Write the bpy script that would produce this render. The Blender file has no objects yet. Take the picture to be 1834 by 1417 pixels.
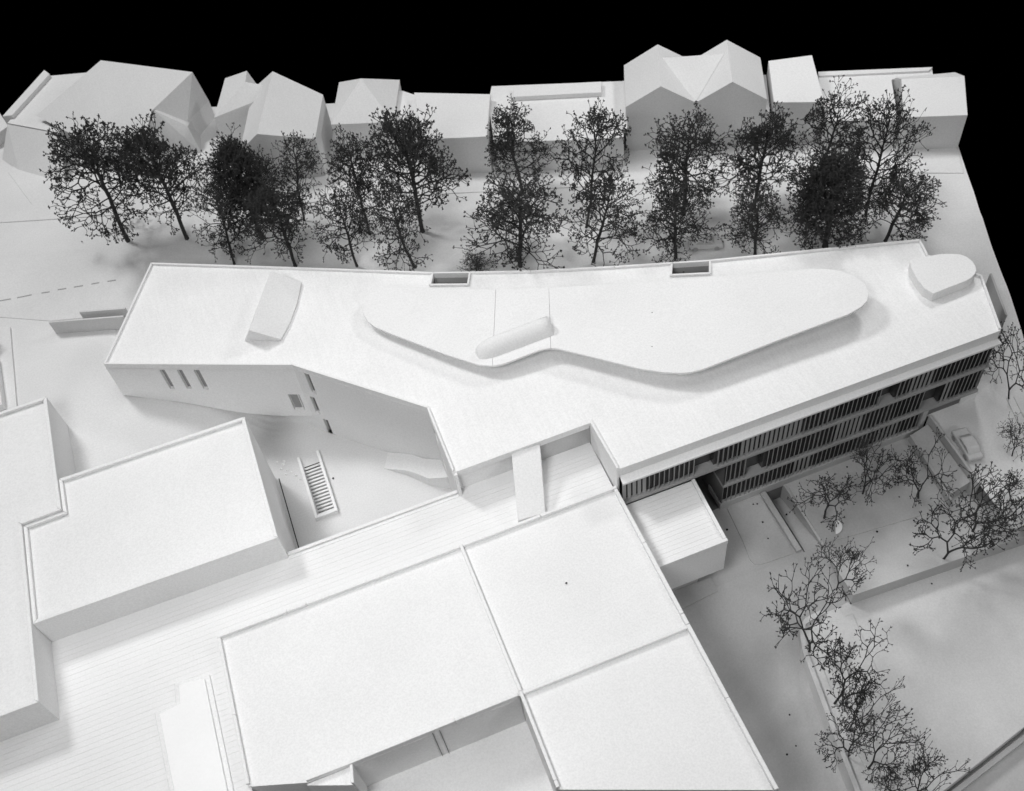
import bpy, bmesh, math, random
import numpy as np
from mathutils import Vector, Matrix

# ------------------------------------------------------------------ camera
scene = bpy.context.scene
COL = scene.collection
cam_d = bpy.data.cameras.new('camera')
cam = bpy.data.objects.new('camera', cam_d)
COL.objects.link(cam)
Rm = Matrix(((0.932199, 0.333628, -0.140346), (-0.349722, 0.730332, -0.586779), (-0.093267, 0.596077, 0.797492)))
cam.matrix_world = Matrix.Translation((0, 0, 20)) @ Rm.to_4x4()
cam_d.sensor_width = 36.0
cam_d.lens = 37.593
cam_d.clip_start = 0.1
cam_d.clip_end = 500
cam_d.dof.use_dof = True
cam_d.dof.focus_distance = 20.5
cam_d.dof.aperture_fstop = 0.7
scene.camera = cam

# ------------------------------------------------------------------ light (studio: black room, lamps and added fills)
world = bpy.data.worlds.new('World')
scene.world = world
world.use_nodes = True
world.node_tree.nodes['Background'].inputs[0].default_value = (0, 0, 0, 1)
world.node_tree.nodes['Background'].inputs[1].default_value = 0.0


def lamp(name, loc, target, size, power, spread=180):
    d = bpy.data.lights.new(name, 'AREA')
    d.shape = 'DISK'
    d.size = size
    d.energy = power
    d.spread = math.radians(spread)
    o = bpy.data.objects.new(name, d)
    COL.objects.link(o)
    o.location = loc
    o.rotation_euler = (Vector(target) - Vector(loc)).to_track_quat('-Z', 'Y').to_euler()
    return o


lamp('key_lamp', (-14.0, 37.0, 37.0), (2, 13, 1), 8.0, 8500)
lamp('second_lamp', (17.0, 20.0, 14.0), (3, 14, 1), 2.6, 760)
lamp('front_fill', (-7.0, 1.0, 23.0), (0.4, 11.6, 1.5), 8.0, 585, 78)  # added fill to lift the front walls and the bright terrace
lamp('ceiling_fill', (6.0, 18.0, 38.0), (6, 14, 0), 24.0, 3400)  # added overhead fill for the missing ambient light
lamp('room_fill', (16.0, -10.0, 16.0), (6, 14, 0), 12.0, 1350)

scene.view_settings.view_transform = 'Standard'
scene.view_settings.look = 'None'
scene.view_settings.exposure = 0.0
scene.view_settings.gamma = 1.0
scene.cycles.max_bounces = 6
scene.cycles.diffuse_bounces = 4

rnd = random.Random(4)


# ------------------------------------------------------------------ materials
def mat(name, base, rough=0.85, grain=0.075, grain_scale=26.0, bump=0.06, stain=0.03, streak=0.0, streak_rot=0.0, spec=0.25):
    m = bpy.data.materials.new(name)
    m.use_nodes = True
    nt = m.node_tree
    N, Lk = nt.nodes, nt.links
    b = N['Principled BSDF']
    b.inputs['Roughness'].default_value = rough
    b.inputs['Specular IOR Level'].default_value = spec
    tc = N.new('ShaderNodeTexCoord')
    n1 = N.new('ShaderNodeTexNoise')
    n1.inputs['Scale'].default_value = grain_scale
    n1.inputs['Detail'].default_value = 3.0
    n1.inputs['Roughness'].default_value = 0.75
    Lk.new(tc.outputs['Object'], n1.inputs['Vector'])
    n2 = N.new('ShaderNodeTexNoise')
    n2.inputs['Scale'].default_value = 0.55
    n2.inputs['Detail'].default_value = 4.0
    Lk.new(tc.outputs['Object'], n2.inputs['Vector'])

    def mr(src, amp):
        r = N.new('ShaderNodeMapRange')
        r.inputs[1].default_value = 0.3
        r.inputs[2].default_value = 0.7
        r.inputs[3].default_value = 1 - amp
        r.inputs[4].default_value = 1 + amp
        Lk.new(src, r.inputs[0])
        return r.outputs[0]
    mul = N.new('ShaderNodeMath')
    mul.operation = 'MULTIPLY'
    Lk.new(mr(n1.outputs[0], grain), mul.inputs[0])
    Lk.new(mr(n2.outputs[0], stain), mul.inputs[1])
    last = mul.outputs[0]
    hgt = n1.outputs[0]
    if streak:
        mp = N.new('ShaderNodeMapping')
        mp.inputs['Rotation'].default_value = (0, 0, streak_rot)
        mp.inputs['Scale'].default_value = (24, 1.5, 1)
        Lk.new(tc.outputs['Object'], mp.inputs['Vector'])
        n3 = N.new('ShaderNodeTexNoise')
        n3.inputs['Scale'].default_value = 1.0
        n3.inputs['Detail'].default_value = 3.0
        Lk.new(mp.outputs[0], n3.inputs['Vector'])
        m2 = N.new('ShaderNodeMath')
        m2.operation = 'MULTIPLY'
        Lk.new(last, m2.inputs[0])
        Lk.new(mr(n3.outputs[0], streak), m2.inputs[1])
        last = m2.outputs[0]
        ad = N.new('ShaderNodeMath')
        ad.operation = 'ADD'
        Lk.new(n1.outputs[0], ad.inputs[0])
        Lk.new(n3.outputs[0], ad.inputs[1])
        hgt = ad.outputs[0]
    m3 = N.new('ShaderNodeMath')
    m3.operation = 'MULTIPLY'
    m3.inputs[1].default_value = base
    Lk.new(last, m3.inputs[0])
    cb = N.new('ShaderNodeCombineColor')
    for i in range(3):
        Lk.new(m3.outputs[0], cb.inputs[i])
    Lk.new(cb.outputs[0], b.inputs['Base Color'])
    if bump:
        bp = N.new('ShaderNodeBump')
        bp.inputs['Strength'].default_value = bump
        bp.inputs['Distance'].default_value = 0.05
        Lk.new(hgt, bp.inputs['Height'])
        Lk.new(bp.outputs[0], b.inputs['Normal'])
    return m


CARD = mat('white_card', 0.80)
ROOF = mat('roof_board', 0.82, streak=0.025, streak_rot=math.radians(-12), bump=0.08)
GROUND = mat('ground_board', 0.70, stain=0.05)
YARD = mat('grey_wash_falloff_board', 0.48, stain=0.17)  # grey brush-stained board; its tone also carries light falloff over the yard
PLAT = mat('platform_board', 0.62, stain=0.10)
HOUSE = mat('house_card', 0.72)
HOUSE_ROOF = mat('house_roof_card', 0.66, streak=0.015, streak_rot=0.4)
PLANK = mat('scored_board', 0.80, grain=0.04)
FIN = mat('fin_card', 0.36)
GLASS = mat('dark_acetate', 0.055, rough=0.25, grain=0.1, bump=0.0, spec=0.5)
PANE = mat('grey_acetate', 0.30, rough=0.4, grain=0.05, bump=0.0, spec=0.4)
SHADE = mat('dark_shade_board', 0.16, grain=0.05)  # shade of recesses and openings put into the board colour
TWIG = mat('dried_twig', 0.05, rough=0.8, grain=0.3, stain=0.2, bump=0.0)
SEED = mat('dried_seed_head', 0.05, rough=0.9, grain=0.3, stain=0.3, bump=0.0)
CRUMB = mat('black_crumb', 0.02, bump=0.0)
PAPER = mat('bright_paper', 0.88, grain=0.02)


# ------------------------------------------------------------------ mesh helpers
class MB:
    def __init__(self):
        self.v, self.f = [], []

    def add(self, vs, fs):
        o = len(self.v)
        self.v += [tuple(map(float, p)) for p in vs]
        self.f += [tuple(i + o for i in f) for f in fs]
        return self

    def quad(self, *p):
        return self.add(p, [tuple(range(len(p)))])

    def prism(self, poly, z0, z1):
        """poly of (x, y); z0 / z1 numbers or per-vertex lists"""
        n = len(poly)
        a = z0 if hasattr(z0, '__len__') else [z0] * n
        b = z1 if hasattr(z1, '__len__') else [z1] * n
        vs = [(p[0], p[1], a[i]) for i, p in enumerate(poly)] + [(p[0], p[1], b[i]) for i, p in enumerate(poly)]
        fs = [tuple(range(n))[::-1], tuple(range(n, 2 * n))]
        fs += [(i, (i + 1) % n, n + (i + 1) % n, n + i) for i in range(n)]
        return self.add(vs, fs)

    def box(self, x0, x1, y0, y1, z0, z1):
        return self.prism([(x0, y0), (x1, y0), (x1, y1), (x0, y1)], z0, z1)

    def build(self, name, m, parent=None, bevel=0.0, smooth=False):
        me = bpy.data.meshes.new(name)
        me.from_pydata(self.v, [], self.f)
        bm = bmesh.new()
        bm.from_mesh(me)
        bmesh.ops.remove_doubles(bm, verts=bm.verts, dist=1e-5)
        bmesh.ops.recalc_face_normals(bm, faces=bm.faces)
        big = [f for f in bm.faces if len(f.verts) > 4]
        if big:
            bmesh.ops.triangulate(bm, faces=big)
        if bevel:
            es = [e for e in bm.edges if len(e.link_faces) == 2 and e.calc_face_angle(0) > 0.5]
            bmesh.ops.bevel(bm, geom=es, offset=bevel, segments=1, affect='EDGES')
        bm.to_mesh(me)
        bm.free()
        if smooth:
            for p in me.polygons:
                p.use_smooth = True
        me.materials.append(m)
        o = bpy.data.objects.new(name, me)
        COL.objects.link(o)
        if parent is not None:
            off = Vector((0, 0, 0))
            q = parent
            while q is not None:
                off += q.location
                q = q.parent
            o.parent = parent
            me.transform(Matrix.Translation(-off))
        return o


def tag(o, label, cat, group=None):
    o['label'] = label
    o['category'] = cat
    if group:
        o['group'] = group
    return o


def thing(name, label, cat, loc, group=None):
    o = bpy.data.objects.new(name, None)
    o.empty_display_size = 0.2
    COL.objects.link(o)
    o.location = loc
    return tag(o, label, cat, group)


def structure(o):
    o['kind'] = 'structure'
    return o


def inset(poly, w):
    """mitred inset of a counter-clockwise polygon"""
    n = len(poly)
    out = []
    for i in range(n):
        p0, p1, p2 = (Vector(poly[i - 1]), Vector(poly[i]), Vector(poly[(i + 1) % n]))
        d1, d2 = (p1 - p0).normalized(), (p2 - p1).normalized()
        n1, n2 = Vector((-d1.y, d1.x)), Vector((-d2.y, d2.x))
        b = (n1 + n2)
        k = w / max(0.25, b.length_squared / 2) if b.length > 1e-6 else w
        out.append(tuple(p1 + b * (w / max(0.3, 1 + n1.dot(n2)))))
    return out


def area(poly):
    return sum(poly[i - 1][0] * poly[i][1] - poly[i][0] * poly[i - 1][1] for i in range(len(poly))) / 2


def parapets(parent, poly, w, z0, z1, m=CARD, skip=(), name='parapet', bevel=0.006):
    if area(poly) < 0:
        poly = poly[::-1]
    ins = inset(poly, w)
    n = len(poly)
    for i in range(n):
        if i in skip:
            continue
        j = (i + 1) % n
        a, b, c, d = map(Vector, (poly[i], poly[j], ins[j], ins[i]))
        L = (b - a).length
        e = min(0.004, L * .02)
        u = (b - a).normalized() * e
        MB().prism([tuple(a + u), tuple(b - u), tuple(c - u), tuple(d + u)], z0, z1).build(name, m, parent, bevel=bevel)
    return ins


def wall_panel(parent, a, b, zb, zt, holes, thick, m=CARD, pane=PANE, low=None, depth=None, name='wall', win='window', skip_back=False):
    """vertical wall a->b (outer face on the right-hand side of a->b), rectangular holes (s0, s1, z0, z1);
    low: list of (s, z) lower profile used below zb"""
    a, b = Vector(a), Vector(b)
    L = (b - a).length
    d = (b - a) / L
    nrm = Vector((d.y, -d.x))
    depth = depth or thick
    S = sorted({0.0, L} | {h[0] for h in holes} | {h[1] for h in holes} | ({p[0] for p in low} if low else set()))
    S = [s for s in S if 0 <= s <= L]
    Z = sorted({zb, zt} | {h[2] for h in holes} | {h[3] for h in holes})

    def P(s, z, k=0.0):
        q = a + d * s - nrm * k
        return (q.x, q.y, z)
    mb = MB()
    solid = lambda sm, zm: not any(h[0] < sm < h[1] and h[2] < zm < h[3] for h in holes)
    for i in range(len(S) - 1):
        for j in range(len(Z) - 1):
            if solid((S[i] + S[i + 1]) / 2, (Z[j] + Z[j + 1]) / 2):
                mb.quad(P(S[i], Z[j]), P(S[i + 1], Z[j]), P(S[i + 1], Z[j + 1]), P(S[i], Z[j + 1]))
                if not skip_back:
                    mb.quad(P(S[i], Z[j], thick), P(S[i], Z[j + 1], thick), P(S[i + 1], Z[j + 1], thick), P(S[i + 1], Z[j], thick))
    if low:
        ls, lz = zip(*low)
        f = lambda s: float(np.interp(s, ls, lz))
        for i in range(len(S) - 1):
            mb.quad(P(S[i], f(S[i])), P(S[i + 1], f(S[i + 1])), P(S[i + 1], zb), P(S[i], zb))
            mb.quad(P(S[i], f(S[i]), thick), P(S[i], zb, thick), P(S[i + 1], zb, thick), P(S[i + 1], f(S[i + 1]), thick))
            mb.quad(P(S[i], f(S[i])), P(S[i], f(S[i]), thick), P(S[i + 1], f(S[i + 1]), thick), P(S[i + 1], f(S[i + 1])))
    else:
        mb.quad(P(0, zb), P(0, zb, thick), P(L, zb, thick), P(L, zb))
    mb.quad(P(0, zt), P(L, zt), P(L, zt, thick), P(0, zt, thick))
    zz = (low[0][1] if low else zb), (low[-1][1] if low else zb)
    mb.quad(P(0, zz[0]), P(0, zt), P(0, zt, thick), P(0, zz[0], thick))
    mb.quad(P(L, zz[1]), P(L, zz[1], thick), P(L, zt, thick), P(L, zt))
    w = mb.build(name, m, parent)
    for (s0, s1, z0, z1) in holes:
        r = MB()
        for (p, q) in (((s0, z0), (s1, z0)), ((s1, z0), (s1, z1)), ((s1, z1), (s0, z1)), ((s0, z1), (s0, z0))):
            r.quad(P(*p, 0.0005), P(*q, 0.0005), P(*q, depth), P(*p, depth))
        fr = r.build(win, m, parent)
        MB().quad(P(s0, z0, depth), P(s1, z0, depth), P(s1, z1, depth), P(s0, z1, depth)).build('pane', pane, fr)
    return w


# ------------------------------------------------------------------ ground and levels
def lerp(x, xs, ys):
    return float(np.interp(x, xs, ys))


def right_edge(y):
    V_ = lerp(y, [18.0, 21.0], [23.5, 24.3])
    return min((V_ - .9236 * y) / .3835, lerp(y, [4.0, 7.2, 9.0, 11.07, 11.95, 12.65, 13.22, 14.23, 15.36, 16.22, 18.0], [12.3, 13.15, 13.85, 14.58, 14.79, 14.93, 15.06, 15.38, 15.82, 16.17, 16.95]))


def z_plaza(x, y):      # board folds down towards the courtyard along a straight crease
    q = (x + 6.1) * 0.88 - (y - 17.2) * 0.48
    return lerp(q, [-0.02, 0.02, 0.92, 1.6, 2.28, 2.9, 3.5, 3.95], [1.38, 1.372, 1.262, 1.14, 0.97, 0.78, 0.36, 0.0])


def z_street(x, y):
    if x < -3.3 and y < 19.7 and y > 17.5:
        return z_plaza(x, y)
    e = lerp(y, [9.0, 10.2, 11.2, 12.2, 13.2, 14.0, 14.8], [0.10, 0.12, 0.52, 0.88, 1.16, 1.32, 1.38])
    t = min(1, max(0, (x - 9) / 2.5))
    return 1.38 * (1 - t) + e * t


def grid(name, rows, xfun, nx, zfun, m):
    mb = MB()
    vs, fs = [], []
    for y in rows:
        x0, x1 = xfun(y)
        for i in range(nx + 1):
            x = x0 + (x1 - x0) * i / nx
            vs.append((x, y, zfun(x, y)))
    w = nx + 1
    for j in range(len(rows) - 1):
        for i in range(nx):
            fs.append((j * w + i, j * w + i + 1, (j + 1) * w + i + 1, (j + 1) * w + i))
    o = mb.add(vs, fs).build(name, m, smooth=True)
    return structure(o)


def wall_x(y):      # south-west face of the long building, a little inside
    return lerp(y, [13.38, 15.70, 17.526], [1.43, -0.92, -4.82]) + (0.95 if y < 17.4 else 0.04)


def street_west(y):
    return -11.0 if y >= 17.526 else wall_x(y)


grid('street', [12.2 + 0.2 * i for i in range(27)] + [17.526], lambda y: (wall_x(y), right_edge(y)), 120, z_street, GROUND)
grid('street', [17.526, 17.7, 17.9, 18.1, 18.4, 18.7, 19, 19.3, 19.6, 20, 21, 22, 23, 24], lambda y: (-11.0, right_edge(y)), 170, z_street, GROUND)
# far part of the base board, cut along the line behind the houses
structure(MB().add([(-11, 24, 1.38), (5.55, 24, 1.38), (0.9, 26.0, 1.38), (-4.0, 28.4, 1.38), (-6.4, 29.2, 1.38), (-11, 31, 1.38)], [(0, 1, 2, 3, 4, 5)]).build('rear_ground', GROUND))
# the sheet above is wider than the board at its rear right corner, so the street grid stops at the houses' rear line
# east slope beside the long building
rows = [7.2 + 0.25 * i for i in range(21)]
rows[-1] = 12.2
grid('side_street', rows, lambda y: (11.66, right_edge(y)), 8, lambda x, y: z_street(max(x, 11.6), y) if y > 12.19 else z_street(14, y), GROUND)


grid('plaza', [15.2 + 0.15 * i for i in range(15)] + [17.526], lambda y: (-11, wall_x(y)), 90, z_plaza, GROUND)
grid('plaza_lower', [14.6, 14.8, 15.0, 15.2], lambda y: (-11, -2.24), 60, z_plaza, GROUND)
structure(MB().quad((-11, 6.5, 1.38), (-8.3, 6.5, 1.38), (-8.3, 14.6, 1.38), (-11, 14.6, 1.38)).build('plaza', GROUND))
# courtyard sheet with the stair well left open
cy = MB()
X = [-2.24, -1.56, -1.18, 2.2]
Y = [11.3, 13.36, 14.78, 15.2]
for i in range(3):
    for j in range(3):
        if (i, j) != (1, 1):
            cy.quad((X[i], Y[j], 0), (X[i + 1], Y[j], 0), (X[i + 1], Y[j + 1], 0), (X[i], Y[j + 1], 0))
structure(cy.build('courtyard', GROUND))

# narrow black slot at the foot of the middle block
tag(MB().box(-2.165, -2.145, 12.62, 14.72, -0.02, 0.012).build('slot', CRUMB), 'thin black slit in the courtyard floor beside the tall block wall', 'slot')

# street pavements: thin raised sheets, edges parallel to the terrace of houses
D = Vector((0.9236, -0.3835))
Nn = Vector((0.3835, 0.9236))


def uv(u, v):
    q = D * u + Nn * v
    return (q.x, q.y)


def pavement(name, pts, z, th=0.028):
    structure(MB().prism(pts, z - 0.05, z + th).build(name, GROUND, bevel=0.008))


pavement('pavement', [(-8.2, 25.15), (-7.15, 24.72), (4.01, 20.43), (8.61, 18.55), (13.2, 16.57), (14.6, 16.0), (15.75, 15.42), (16.12, 16.2), (16.1, 16.3), (15.0, 16.85), (12.2, 18.5), (8.8, 19.95), (3.6, 21.5), (0, 23), (-5, 25)], 1.38)
pavement('pavement', [(-11, 21.5), (-7.4, 21.2), (-6.2, 20.5), (-4.4, 19.9), (-3.3, 20.3), (-0.2, 18.7), (3.3, 16.75), (6.4, 15.45), (8.5, 14.66), (10.6, 14.03), (10.6, 15.93), (6.66, 17.53), (4.13, 18.61), (2.22, 19.52), (-2.27, 21.5), (-5.62, 22.91), (-7.23, 23.57), (-11, 25.1)], 1.38, 0.02)
# lane dashes: slots cut in the board
for p, q in (((-7.36, 21.74), (-7.08, 21.68)), ((-6.93, 21.65), (-6.57, 21.59)), ((-6.33, 21.54), (-6.13, 21.49)), ((-5.93, 21.47), (-5.72, 21.42)), ((-5.53, 21.38), (-5.31, 21.33)), ((-5.1, 21.29), (-4.91, 21.25)), ((-4.71, 21.2), (-4.5, 21.15))):
    o = MB().prism([(p[0], p[1]), (q[0], q[1]), (q[0] + .006, q[1] + .035), (p[0] + .006, p[1] + .035)], 1.38, 1.404).build('lane_dash', PANE)
    o['kind'] = 'structure'
# kerb lines scored into the sloping side street
for x0, y0, x1, y1 in ((13.46, 9.99, 13.05, 8.4), (13.62, 9.95, 13.24, 8.4)):
    pts = [(x0, y0), (x0 + .05, y0), (x1 + .05, y1), (x1, y1)]
    structure(MB().prism(pts, [z_street(14, p[1]) - .05 for p in pts], [z_street(14, p[1]) + .03 for p in pts]).build('kerb', GROUND))

# ------------------------------------------------------------------ eastern yard and street level below
ZY = -0.42
yard = MB()
# yard sheet, with the ramp pit left open (x 7.78..8.17, y 8.62..10.3)
XX = [4.2, 7.76, 8.17, 11.3]
YY = [7.37, 8.62, 11.6]
YW = 8.5
for i in range(3):
    for j in range(2):
        if (i, j) != (1, 1):
            if j == 0 and i < 2:
                continue
            yard.quad((XX[i], YY[j], ZY), (XX[i + 1], YY[j], ZY), (XX[i + 1], YY[j + 1], ZY), (XX[i], YY[j + 1], ZY))
yard.quad((11.3, 7.2, ZY), (12.2, 7.15, ZY), (12.2, 8.62, ZY), (11.3, 8.62, ZY))
yard.quad((8.17, 7.37, ZY), (11.3, 7.2, ZY), (11.3, 7.37, ZY))
yard.quad((8.17, 7.37, ZY), (11.3, 7.2, ZY), (11.3, 7.2, ZY - .6), (8.17, 7.37, ZY - .6))
yard.quad((11.3, 7.2, ZY), (12.2, 7.15, ZY), (12.2, 7.15, ZY - .6), (11.3, 7.2, ZY - .6))
yard.quad((12.2, 7.15, ZY), (13.15, 7.12, ZY + .1), (13.15, 7.12, ZY - .6), (12.2, 7.15, ZY - .6))
yard.quad((12.2, 7.15, ZY), (13.15, 7.12, ZY + .1), (13.3, 8.0, 0.0), (12.2, 8.62, ZY))
yard.quad((8.17, 7.37, ZY), (8.17, 8.62, ZY), (8.17, 8.62, -.8), (8.17, 7.37, -1.1))
structure(yard.build('yard', YARD))
# street falling south
grid('lower_street', [3.0 + .2 * i for i in range(28)] + [8.62], lambda y: (4.2, 8.17), 6, lambda x, y: lerp(y, [3.0, 5.0, 6.4, 7.0, 7.42, 7.8, 8.3, 8.62], [-1.32, -1.28, -1.20, -1.02, -0.85, -0.72, -0.50, -0.42]), YARD)
# pale pad scored with a rounded outline
pad = [(6.79, 10.2), (6.72, 9.35), (6.65, 8.9), (6.68, 8.78), (6.78, 8.72), (6.9, 8.7), (7.55, 8.67), (7.6, 10.2)]
structure(MB().prism(pad, ZY - .03, ZY + 0.022).build('paved_pad', YARD, bevel=0.006))
lawn = [(8.22, 8.63), (9.15, 8.53), (10.98, 8.36), (11.1, 10.12), (8.25, 10.12)]
structure(MB().prism(lawn, ZY - .03, ZY + 0.02).build('lawn', YARD, bevel=0.006))
# ramp pit
t = thing('ramp_pit', 'sunken ramp cut into the yard between two low side walls in front of the louvres', 'ramp', (7.95, 9.4, ZY))
MB().prism([(7.79, 8.6), (8.16, 8.6), (8.16, 10.24), (7.79, 10.24)], [-.5, -.5, -1.02, -1.02], [ZY - .005, ZY - .005, -0.92, -0.92]).build('ramp', YARD, t)
MB().box(7.60, 7.72, 8.66, 10.22, ZY - .1, ZY + .10).build('side_wall', YARD, t, bevel=.008)
MB().quad((7.785, 8.62, ZY), (7.785, 10.24, ZY), (7.785, 10.24, -1), (7.785, 8.62, -.45)).build('inner_wall', YARD, t)
MB().quad((8.165, 8.62, ZY), (8.165, 8.62, -.45), (8.165, 10.24, -1), (8.165, 10.24, ZY)).build('inner_wall', YARD, t)
MB().quad((7.785, 10.24, ZY - .03), (8.165, 10.24, ZY - .03), (8.165, 10.24, -1), (7.785, 10.24, -1)).build('door', SHADE, t)
MB().box(8.172, 8.225, 8.62, 10.2, ZY - .03, ZY + .03).build('kerb_strip', YARD, t, bevel=.006)
# berm and retaining walls at the yard's east side
t = thing('retaining_wall', 'stepped retaining wall with a sloping bank at the right end of the yard', 'wall', (11.4, 9.4, ZY))
MB().prism([(11.12, 8.55), (11.6, 8.55), (11.64, 10.16), (11.28, 10.16)], ZY, [-.30, -.02, -.02, -.22]).build('bank', YARD, t)
MB().prism([(11.6, 8.35), (11.665, 8.35), (11.73, 10.24), (11.66, 10.24)], ZY - .1, 0.2).build('upper_wall', YARD, t, bevel=.006)
MB().prism([(11.07, 8.4), (11.12, 8.4), (11.28, 10.16), (11.23, 10.16)], ZY, -.2).build('lower_wall', YARD, t, bevel=.005)

# platform with rounded corner
plat = [(8.9, 7.7), (8.3, 7.45), (7.8, 7.40), (7.35, 7.42), (7.15, 7.42), (7.0, 7.33), (6.87, 7.14), (6.74, 6.8), (6.4, 4.95), (6.15, 3.4), (7.7, 3.45), (9.85, 3.92), (13.2, 5.4), (13.6, 6.0), (13.6, 7.7)]
t = thing('raised_platform', 'broad low platform with a rounded corner in the lower right beside the street', 'platform', (9, 5.5, -1.2))
MB().prism(plat, -1.6, -0.84).build('deck', PLAT, t, bevel=.01)
kerb = [(7.5, 7.45), (7.35, 7.44), (7.15, 7.42), (7.0, 7.33), (6.87, 7.14), (6.74, 6.8), (6.4, 4.95), (6.15, 3.4)]
for i in range(len(kerb) - 1):
    a, b = Vector(kerb[i]), Vector(kerb[i + 1])
    c0, c1 = Vector((kerb[i][0] + .09, kerb[i][1] - (.09 if i < 3 else 0.03))), Vector((kerb[i + 1][0] + .09, kerb[i + 1][1] - (.09 if i + 1 < 3 else 0.03)))
    MB().prism([tuple(a), tuple(b), tuple(c1), tuple(c0)], -.85, -.73).build('kerb', PLAT, t)
MB().prism([(7.05, 6.9), (7.4, 7.15), (8.1, 7.16), (7.75, 5.0), (7.45, 3.6), (6.62, 3.6), (6.72, 5.0)], -.85, -.80).build('planting_strip', PLAT, t, bevel=.008)
MB().box(7.2, 7.26, 6.15, 6.6, -.8, -.72).build('bench', PLAT, t, bevel=.01)
MB().box(7.42, 7.48, 6.1, 6.55, -.8, -.72).build('bench', PLAT, t, bevel=.01)
structure(MB().add([(5, 2, -1.25), (16, 2, -1.25), (16, 6.5, -1.25), (6.2, 3.6, -1.25)], [(0, 1, 2, 3)]).build('lower_ground', YARD))
MB().prism([(7.7, 3.30), (9.87, 3.76), (13.2, 5.2), (13.2, 5.32), (9.86, 3.86), (7.7, 3.40)], -1.3, -1.12).build('step', PLAT, t, bevel=.01)

# ------------------------------------------------------------------ the long white building
ZR, ZP = 2.36, 2.42
PA, PB, PC, PD, PE, PF = (-4.868, 17.526), (-0.975, 15.70), (1.375, 13.38), (1.366, 11.67), (4.292, 11.67), (4.335, 10.43)
PG, PH, PI_, PJ = (12.875, 10.34), (13.40, 11.75), (12.74, 12.72), (12.855, 13.21)
north = [(10.55, 13.958), (8.436, 14.636), (8.265, 14.30), (7.515, 14.60), (7.687, 14.921), (6.465, 15.376), (4.713, 16.065), (3.437, 16.638), (3.275, 16.31), (2.53, 16.655), (2.70, 16.975), (-0.281, 18.577), (-3.381, 20.226)]
outline = [PA, PB, PC, PD, PE, PF, PG, PH, PI_, PJ] + north
MAIN = thing('long_building', 'long white model building with bent flat roof and dark louvred front', 'building', (3, 14, 0))
MB().prism(inset(outline, 0.004), ZR - .10, ZR).build('roof', ROOF, MAIN)
# rims; the eave side (edge 5: F-G) has none
parapets(MAIN, outline, 0.045, ZR + .001, ZP, skip=(3, 4, 5), bevel=0.004)
# rim beams across the two notches
for a, b in (((2.70, 16.975), (3.437, 16.638)), ((7.687, 14.921), (8.436, 14.636))):
    a, b = Vector(a), Vector(b)
    d = (b - a).normalized()
    n = Vector((-d.y, d.x))
    MB().prism([tuple(a), tuple(b), tuple(b - n * .045), tuple(a - n * .045)], ZR - .1, ZP - .002).build('parapet', CARD, MAIN, bevel=.004)
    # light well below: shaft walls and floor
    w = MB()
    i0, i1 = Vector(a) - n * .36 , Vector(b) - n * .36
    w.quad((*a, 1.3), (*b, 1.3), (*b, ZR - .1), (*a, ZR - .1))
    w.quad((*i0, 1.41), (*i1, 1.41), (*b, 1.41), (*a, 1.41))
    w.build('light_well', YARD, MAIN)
# walls
wing_low = [(0.0, 1.27), (1.4, 0.985), (2.0, 0.80), (2.72, 0.60), (3.36, 0.52), (4.3, 0.525)]
# wing wall: split at its upper storeys (openings) and its curved lower edge
L1 = (Vector(PB) - Vector(PA)).length


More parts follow.
